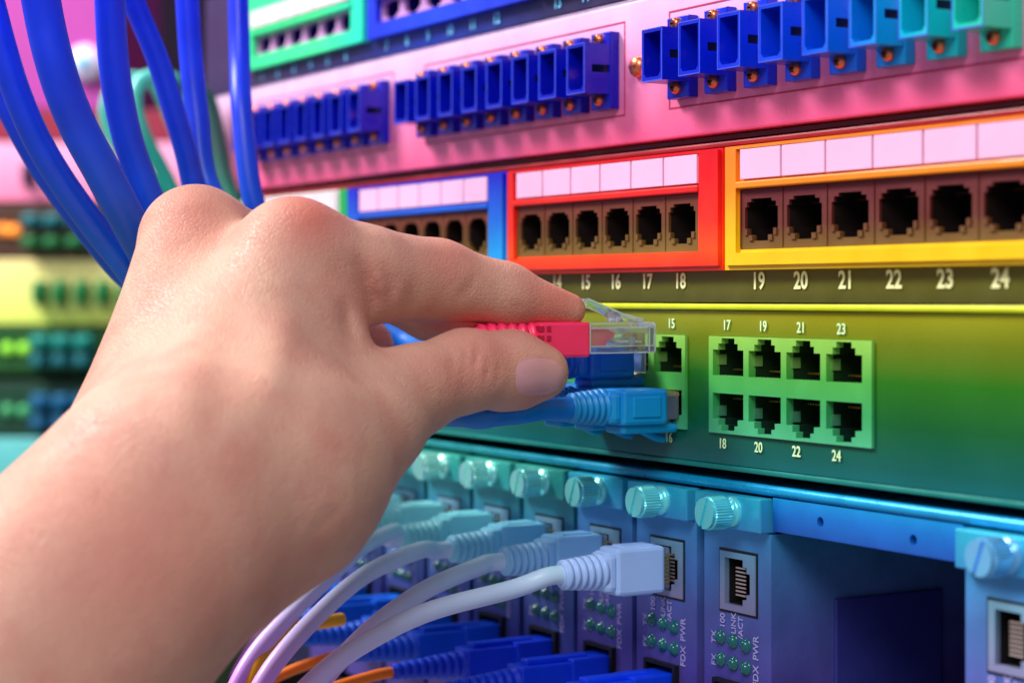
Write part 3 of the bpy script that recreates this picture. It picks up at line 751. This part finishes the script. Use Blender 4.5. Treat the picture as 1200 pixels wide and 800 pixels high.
def seg_field(F, segs, k=0.0, flat=1.0):
    for a, b, ra, rb in segs:
        R = max(ra, rb) * max(1., flat) + max(k, 4.0) + 3
        lo = np.maximum(((np.minimum(a, b) - R - LO) / H).astype(int), 0)
        hi = np.minimum(((np.maximum(a, b) + R - LO) / H).astype(int) + 2, [NX, NY, NZ])
        if (hi <= lo).any(): continue
        sl = tuple(slice(l, h) for l, h in zip(lo, hi))
        X = gx[sl[0]][:, None, None] - np.float32(a[0]); Y = gy[sl[1]][None, :, None] - np.float32(a[1]); Z = (gz[sl[2]][None, None, :] - np.float32(a[2])) / np.float32(flat)
        d = (b - a).astype(np.float32); d[2] /= flat; L2 = float(d @ d)
        t = np.clip((X * d[0] + Y * d[1] + Z * d[2]) / L2, 0, 1)
        D = np.sqrt((X - t * d[0]) ** 2 + (Y - t * d[1]) ** 2 + (Z - t * d[2]) ** 2) - (ra + (rb - ra) * t)
        f0 = F[sl]
        if k > 0:
            h = np.clip(.5 + .5 * (f0 - D) / k, 0, 1); F[sl] = f0 * (1 - h) + D * h - k * h * (1 - h)
        else: F[sl] = np.minimum(f0, D)
    return F

def new(): return np.full((NX, NY, NZ), BIG, np.float32)
def smin(A, B, k):
    h = np.clip(.5 + .5 * (A - B) / k, 0, 1); return A * (1 - h) + B * h - k * h * (1 - h)

palm = new()
seg_field(palm, [cap((-290, 1130, 385, 215), (-70, 900, 402, 188)), cap((-70, 900, 402, 188), (112, 692, 425, 166)),
                 cap((112, 692, 425, 166), (205, 600, 436, 148))], 6)
seg_field(palm, [cap((205, 590, 436, 150), (300, 520, 448, 116)),
                 cap((222, 575, 446, 128), (343, 299, 476, 63)),        # index metacarpal
                 cap((190, 560, 458, 110), (230, 284, 492, 64)),        # middle metacarpal
                 cap((175, 560, 468, 98), (221, 322, 522, 62)),         # ring metacarpal
                 cap((170, 560, 480, 92), (215, 380, 548, 56)),         # little metacarpal
                 cap((265, 585, 448, 130), (335, 560, 450, 106)),       # heel of the thumb
                 cap((335, 560, 450, 104), (428, 496, 466, 64)),        # thumb metacarpal
                 cap((300, 450, 465, 92), (366, 402, 474, 62))], 12)    # muscle between thumb and index
index = seg_field(new(), [cap((343, 299, 476, 62), (425, 322, 486, 57)), cap((425, 322, 486, 57), (512, 329, 500, 48)),
                          cap((512, 329, 500, 47), (592, 345, 508, 36)), cap((592, 345, 508, 36), (667, 363, 513, 20))], 3)
thumb = seg_field(new(), [cap((428, 496, 466, 64), (480, 460, 480, 51)), cap((480, 458, 480, 52), (545, 434, 490, 46)), cap((545, 434, 490, 46), (600, 432, 497, 43)),
                          cap((600, 432, 497, 42), (634, 436, 499, 33)), cap((585, 450, 500, 30), (606, 452, 501, 26))], 4)
middle = seg_field(new(), [cap((230, 284, 496, 60), (360, 316, 520, 42)), cap((360, 316, 520, 42), (435, 330, 525, 37)), cap((435, 330, 525, 37), (505, 364, 526, 34)), cap((505, 364, 526, 34), (582, 379, 524, 17))], 3)
ring = seg_field(new(), [cap((221, 322, 524, 58), (370, 372, 545, 44)), cap((370, 372, 545, 44), (420, 412, 548, 40)), cap((420, 412, 548, 40), (385, 470, 536, 36)), cap((385, 470, 536, 36), (340, 480, 520, 32))], 3)
little = seg_field(new(), [cap((215, 380, 550, 52), (330, 420, 566, 40)), cap((330, 420, 566, 40), (350, 460, 562, 36)), cap((350, 460, 562, 36), (320, 500, 545, 32))], 3)
FLD = np.minimum(np.minimum(smin(palm, index, 6), smin(palm, thumb, 7)), np.minimum(smin(palm, middle, 6), np.minimum(smin(palm, ring, 6), smin(palm, little, 6))))
FLD = np.minimum(FLD, smin(smin(palm, index, 6), smin(palm, thumb, 7), 1.2))
del palm, index, thumb, middle, ring, little

def crease(poly, depth, width, reach=40):
    """A skin fold along a photo-space line, cut into the side of the hand that faces out of the rack."""
    global FLD
    P = [np.array(p, float) for p in poly]; pad = max(12., 2.6 * width / 4.6)
    zr = [p[2] for p in P]
    lo3 = np.minimum.reduce([px3(p[0], p[1], p[2]) for p in P]) - np.array([pad, pad, reach]); hi3 = np.maximum.reduce([px3(p[0], p[1], p[2]) for p in P]) + np.array([pad, pad, 22])
    lo = np.maximum(((lo3 - LO) / H).astype(int), 0); hi = np.minimum(((hi3 - LO) / H).astype(int), [NX, NY, NZ])
    sl = tuple(slice(l, h) for l, h in zip(lo, hi))
    X = gx[sl[0]][:, None, None]; Y = gy[sl[1]][None, :, None]; Z = gz[sl[2]][None, None, :]
    u = 600 + X / Z * 2300; v = 347 - Y / Z * 2300
    G = None; n_ = len(P) - 1
    for i_, (a, b) in enumerate(zip(P[:-1], P[1:])):
        dx, dy = b[0] - a[0], b[1] - a[1]
        t = np.clip(((u - a[0]) * dx + (v - a[1]) * dy) / (dx * dx + dy * dy), 0, 1)
        q = (u - a[0] - t * dx) ** 2 + (v - a[1] - t * dy) ** 2
        tt = (i_ + t) / n_                                   # folds die out towards both ends
        g_ = np.exp(-q / width ** 2) * np.clip(2.6 * np.minimum(tt, 1 - tt), 0, 1)
        G = g_ if G is None else np.maximum(G, g_)
    FLD[sl] += (depth * G).astype(np.float32)
# folds where the index meets the palm, around the thumb joint, and on the fingers
crease([(414, 296, 480), (428, 322, 480), (438, 352, 480), (441, 376, 480)], 1.9, 9, 48)
crease([(398, 346, 478), (407, 378, 478), (420, 408, 478)], 1.6, 9, 48)
crease([(448, 306, 484), (459, 332, 484), (455, 372, 484)], 1.1, 7, 48)
crease([(476, 326, 490), (482, 350, 490), (472, 375, 490)], .5, 7, 48)
crease([(541, 396, 486), (547, 412, 486), (545, 430, 486), (549, 447, 486)], 0.83, 3)
crease([(557, 392, 486), (561, 408, 486), (556, 428, 486), (558, 452, 486)], 1.20, 3.4)
crease([(570, 412, 486), (573, 430, 486), (567, 455, 486)], 0.90, 3)
crease([(526, 404, 484), (531, 420, 484), (528, 444, 484)], 0.52, 3.5)
crease([(583, 418, 486), (584, 436, 486), (580, 452, 486)], 0.52, 3)
crease([(549, 420, 486), (560, 424, 486), (572, 422, 486)], 0.45, 3)
crease([(545, 349, 500), (553, 334, 500), (560, 320, 500)], 0.68, 3.5)
crease([(536, 354, 500), (543, 342, 500), (547, 330, 500)], 0.52, 3)
crease([(606, 352, 505), (612, 366, 505)], 0.38, 4)
crease([(366, 624, 430), (384, 606, 430), (402, 590, 430)], .3, 5, 60)
# tendons over the back of the hand, slightly raised
crease([(345, 300, 470), (335, 380, 460), (315, 460, 452), (295, 540, 445)], -.75, 22, 60)
crease([(235, 290, 484), (225, 380, 470), (215, 470, 458), (208, 560, 450)], -.5, 24, 60)
crease([(290, 270, 484), (280, 360, 468), (265, 450, 456), (250, 540, 448)], .6, 24, 60)

S = FLD < 0
S0 = S
act = np.zeros((NX - 1, NY - 1, NZ - 1), np.int8)
for dx in (0, 1):
    for dy in (0, 1):
        for dz in (0, 1): act += S[dx:NX - 1 + dx, dy:NY - 1 + dy, dz:NZ - 1 + dz]
A = np.argwhere((act > 0) & (act < 8))
idx = np.full(act.shape, -1, np.int32); idx[tuple(A.T)] = np.arange(len(A))
pos = np.zeros((len(A), 3)); cnt = np.zeros(len(A))
for ax in range(3):
    for o1 in (0, 1):
        for o2 in (0, 1):
            off = [0, 0, 0]; oth = [k for k in range(3) if k != ax]; off[oth[0]] = o1; off[oth[1]] = o2
            a0 = A + off; a1 = a0.copy(); a1[:, ax] += 1
            f0 = FLD[tuple(a0.T)]; f1 = FLD[tuple(a1.T)]; c = (f0 < 0) != (f1 < 0)
            t = np.where(c, f0 / np.where(c, f0 - f1, 1), 0)
            p = a0.astype(float); p[:, ax] += t
            pos[c] += p[c]; cnt[c] += 1
pos = LO + (pos / cnt[:, None]) * H
quads = []
for ax in range(3):
    oth = [k for k in range(3) if k != ax]
    s0 = [slice(None)] * 3; s1 = [slice(None)] * 3; s0[ax] = slice(0, -1); s1[ax] = slice(1, None)
    E_ = np.argwhere(S[tuple(s0)] != S[tuple(s1)])
    E_ = E_[(E_[:, oth[0]] > 0) & (E_[:, oth[1]] > 0) & (E_[:, oth[0]] < act.shape[oth[0]]) & (E_[:, oth[1]] < act.shape[oth[1]])]
    q = []
    for d0, d1 in ((0, 0), (1, 0), (1, 1), (0, 1)):
        c = E_.copy(); c[:, oth[0]] -= d0; c[:, oth[1]] -= d1; q.append(idx[tuple(c.T)])
    quads.append(np.stack(q, 1))
quads = np.vstack(quads); quads = quads[(quads >= 0).all(1)]
wpos = CAM + pos[:, :1] * RIGHT + pos[:, 1:2] * UP + pos[:, 2:3] * FWD
# redness over knuckles and finger ends (pigment, kept with the skin)
red = np.zeros(len(pos))
uu = 600 + pos[:, 0] / pos[:, 2] * 2300; vv = 347 - pos[:, 1] / pos[:, 2] * 2300
for cx_, cy_, r_, a_ in ((365, 250, 45, 1.0), (225, 250, 50, .6), (525, 300, 40, .55), (650, 362, 40, .9), (570, 420, 50, .55), (430, 330, 50, .35), (150, 640, 150, .5), (630, 450, 35, .6), (330, 690, 110, .3)):
    red = np.maximum(red, a_ * np.exp(-((uu - cx_) ** 2 + (vv - cy_) ** 2) / r_ ** 2))
skin = M('skin', (208, 158, 136), .5, var=.08, vscale=60, bump=0, sss=.14, spec=.32)
nt = skin.node_tree; N = nt.nodes; L = nt.links; bs = N['Principled BSDF']
bs.inputs['Subsurface Radius'].default_value = (1.0, .35, .2); bs.inputs['Subsurface Scale'].default_value = .0022
at_ = N.new('ShaderNodeAttribute'); at_.attribute_name = 'redness'
src = bs.inputs['Base Color'].links[0].from_socket
mx = N.new('ShaderNodeMix'); mx.data_type = 'RGBA'
L.new(at_.outputs['Fac'], mx.inputs['Factor']); L.new(src, mx.inputs[6]); mx.inputs[7].default_value = (*lin((205, 116, 100)), 1)
blot = N.new('ShaderNodeTexNoise'); blot.inputs['Scale'].default_value = 85; blot.inputs['Detail'].default_value = 6
geo = N.new('ShaderNodeNewGeometry'); L.new(geo.outputs['Position'], blot.inputs['Vector'])
mr = N.new('ShaderNodeMapRange'); mr.inputs[1].default_value = .45; mr.inputs[2].default_value = .75; mr.inputs[3].default_value = 0; mr.inputs[4].default_value = .55
L.new(blot.outputs['Fac'], mr.inputs[0])
mx2 = N.new('ShaderNodeMix'); mx2.data_type = 'RGBA'; L.new(mr.outputs[0], mx2.inputs['Factor']); L.new(mx.outputs[2], mx2.inputs[6]); mx2.inputs[7].default_value = (*lin((196, 120, 106)), 1)
L.new(mx2.outputs[2], bs.inputs['Base Color'])
vor = N.new('ShaderNodeTexVoronoi'); vor.feature = 'DISTANCE_TO_EDGE'; vor.inputs['Scale'].default_value = 950
L.new(geo.outputs['Position'], vor.inputs['Vector'])
mrv = N.new('ShaderNodeMapRange'); mrv.inputs[1].default_value = 0; mrv.inputs[2].default_value = .14; L.new(vor.outputs['Distance'], mrv.inputs[0])
nz2 = N.new('ShaderNodeTexNoise'); nz2.inputs['Scale'].default_value = 320; nz2.inputs['Detail'].default_value = 6; L.new(geo.outputs['Position'], nz2.inputs['Vector'])
b1 = N.new('ShaderNodeBump'); b1.inputs['Strength'].default_value = .4; b1.inputs['Distance'].default_value = .0003; L.new(mrv.outputs[0], b1.inputs['Height'])
b2 = N.new('ShaderNodeBump'); b2.inputs['Strength'].default_value = .22; b2.inputs['Distance'].default_value = .0009; L.new(nz2.outputs['Fac'], b2.inputs['Height']); L.new(b1.outputs[0], b2.inputs['Normal'])
L.new(b2.outputs[0], bs.inputs['Normal'])

me = bpy.data.meshes.new('person')
me.from_pydata((wpos * MM).tolist(), [], quads.tolist())
me.materials.append(skin)
bm = bmesh.new(); bm.from_mesh(me)
bmesh.ops.recalc_face_normals(bm, faces=bm.faces)
for _ in range(4): bmesh.ops.smooth_vert(bm, verts=bm.verts, factor=.5, use_axis_x=True, use_axis_y=True, use_axis_z=True)
bm.to_mesh(me)
tree = BVHTree.FromBMesh(bm); bm.free()
me.polygons.foreach_set('use_smooth', [True] * len(me.polygons))
ra = me.attributes.new('redness', 'FLOAT', 'POINT'); ra.data.foreach_set('value', red.astype(np.float32))
hand = tag(link('person', me), 'bare left hand and forearm pinching the red plug between finger and thumb', 'person')

# thumb nail: a thin curved plate lying on the nail bed
def cast(px, py):
    o_ = Vector(CAM * MM); d_ = (Vector(at(px, py, 500.) * MM) - o_).normalized()
    h = tree.ray_cast(o_, d_); return h[0], h[1]
cxn, cyn = 634, 441
NR, NT = 9, 36
vs = []; ok = True
def nail_edge(t):
    c, s = math.cos(t), math.sin(t)
    e = 3.4 if c < 0 else 2.3
    r = 1 / (abs(c) ** e + abs(s) ** e) ** (1 / e)
    x = 32 * r * c; y = 23 * r * s * (1 - .10 * c)
    return x, y - 0.04 * x
pts = [(0., 0.)]
for i in range(1, NR + 1):
    for k in range(NT):
        x, y = nail_edge(2 * math.pi * k / NT); pts.append((x * i / NR, y * i / NR))
P = []
for j, (x, y) in enumerate(pts):
    g, h = cast(cxn + x, cyn + y)
    if g is None: g, h = cast(cxn + x * .93, cyn + y * .93)
    if g is None: g, h = cast(cxn + x * .8, cyn + y * .8)
    rho = 0 if j == 0 else ((j - 1) // NT + 1) / NR
    P.append(g + h * (.0004 * (1 - rho ** 3) - .00008))
fs = [(0, 1 + k, 1 + (k + 1) % NT) for k in range(NT)]
for i in range(NR - 1):
    for k in range(NT):
        a = 1 + i * NT; fs.append((a + k, a + NT + k, a + NT + (k + 1) % NT, a + (k + 1) % NT))
n0 = len(P)
back = []
for j, p in enumerate(P): back.append(p + Vector(FWD) * .0007)
allv = P + back
fs2 = fs + [tuple(i + n0 for i in reversed(f_)) for f_ in fs]
rim = 1 + (NR - 1) * NT
for k in range(NT): fs2.append((rim + k, rim + (k + 1) % NT, rim + (k + 1) % NT + n0, rim + k + n0))
nm = bpy.data.meshes.new('thumb_nail'); nm.from_pydata([v[:] for v in allv], [], fs2)
nm.materials.append(M('nail', (208, 150, 152), .22, var=.04, vscale=150, bump=0, sss=.15, coat=.25))
bm = bmesh.new(); bm.from_mesh(nm); bmesh.ops.recalc_face_normals(bm, faces=bm.faces); bm.to_mesh(nm); bm.free()
nm.polygons.foreach_set('use_smooth', [True] * len(nm.polygons))
link('thumb_nail', nm, hand)

# ------------------------------------------------------------------ lettering becomes plain meshes
bpy.context.view_layer.update()
dg = bpy.context.evaluated_depsgraph_get()
cache = {}
fonts = [o for o in bpy.data.objects if o.type == 'FONT']
info = []
for o in fonts:
    if o.data.name not in cache: cache[o.data.name] = bpy.data.meshes.new_from_object(o.evaluated_get(dg))
    info.append((o.name, cache[o.data.name], o.parent, o.location.copy(), o.rotation_euler.copy(), o.scale.copy()))
for o in fonts: bpy.data.objects.remove(o)
for nm_, me_, par, l_, r_, s_ in info:
    o = link(nm_, me_, par); o.location, o.rotation_euler, o.scale = l_, r_, s_
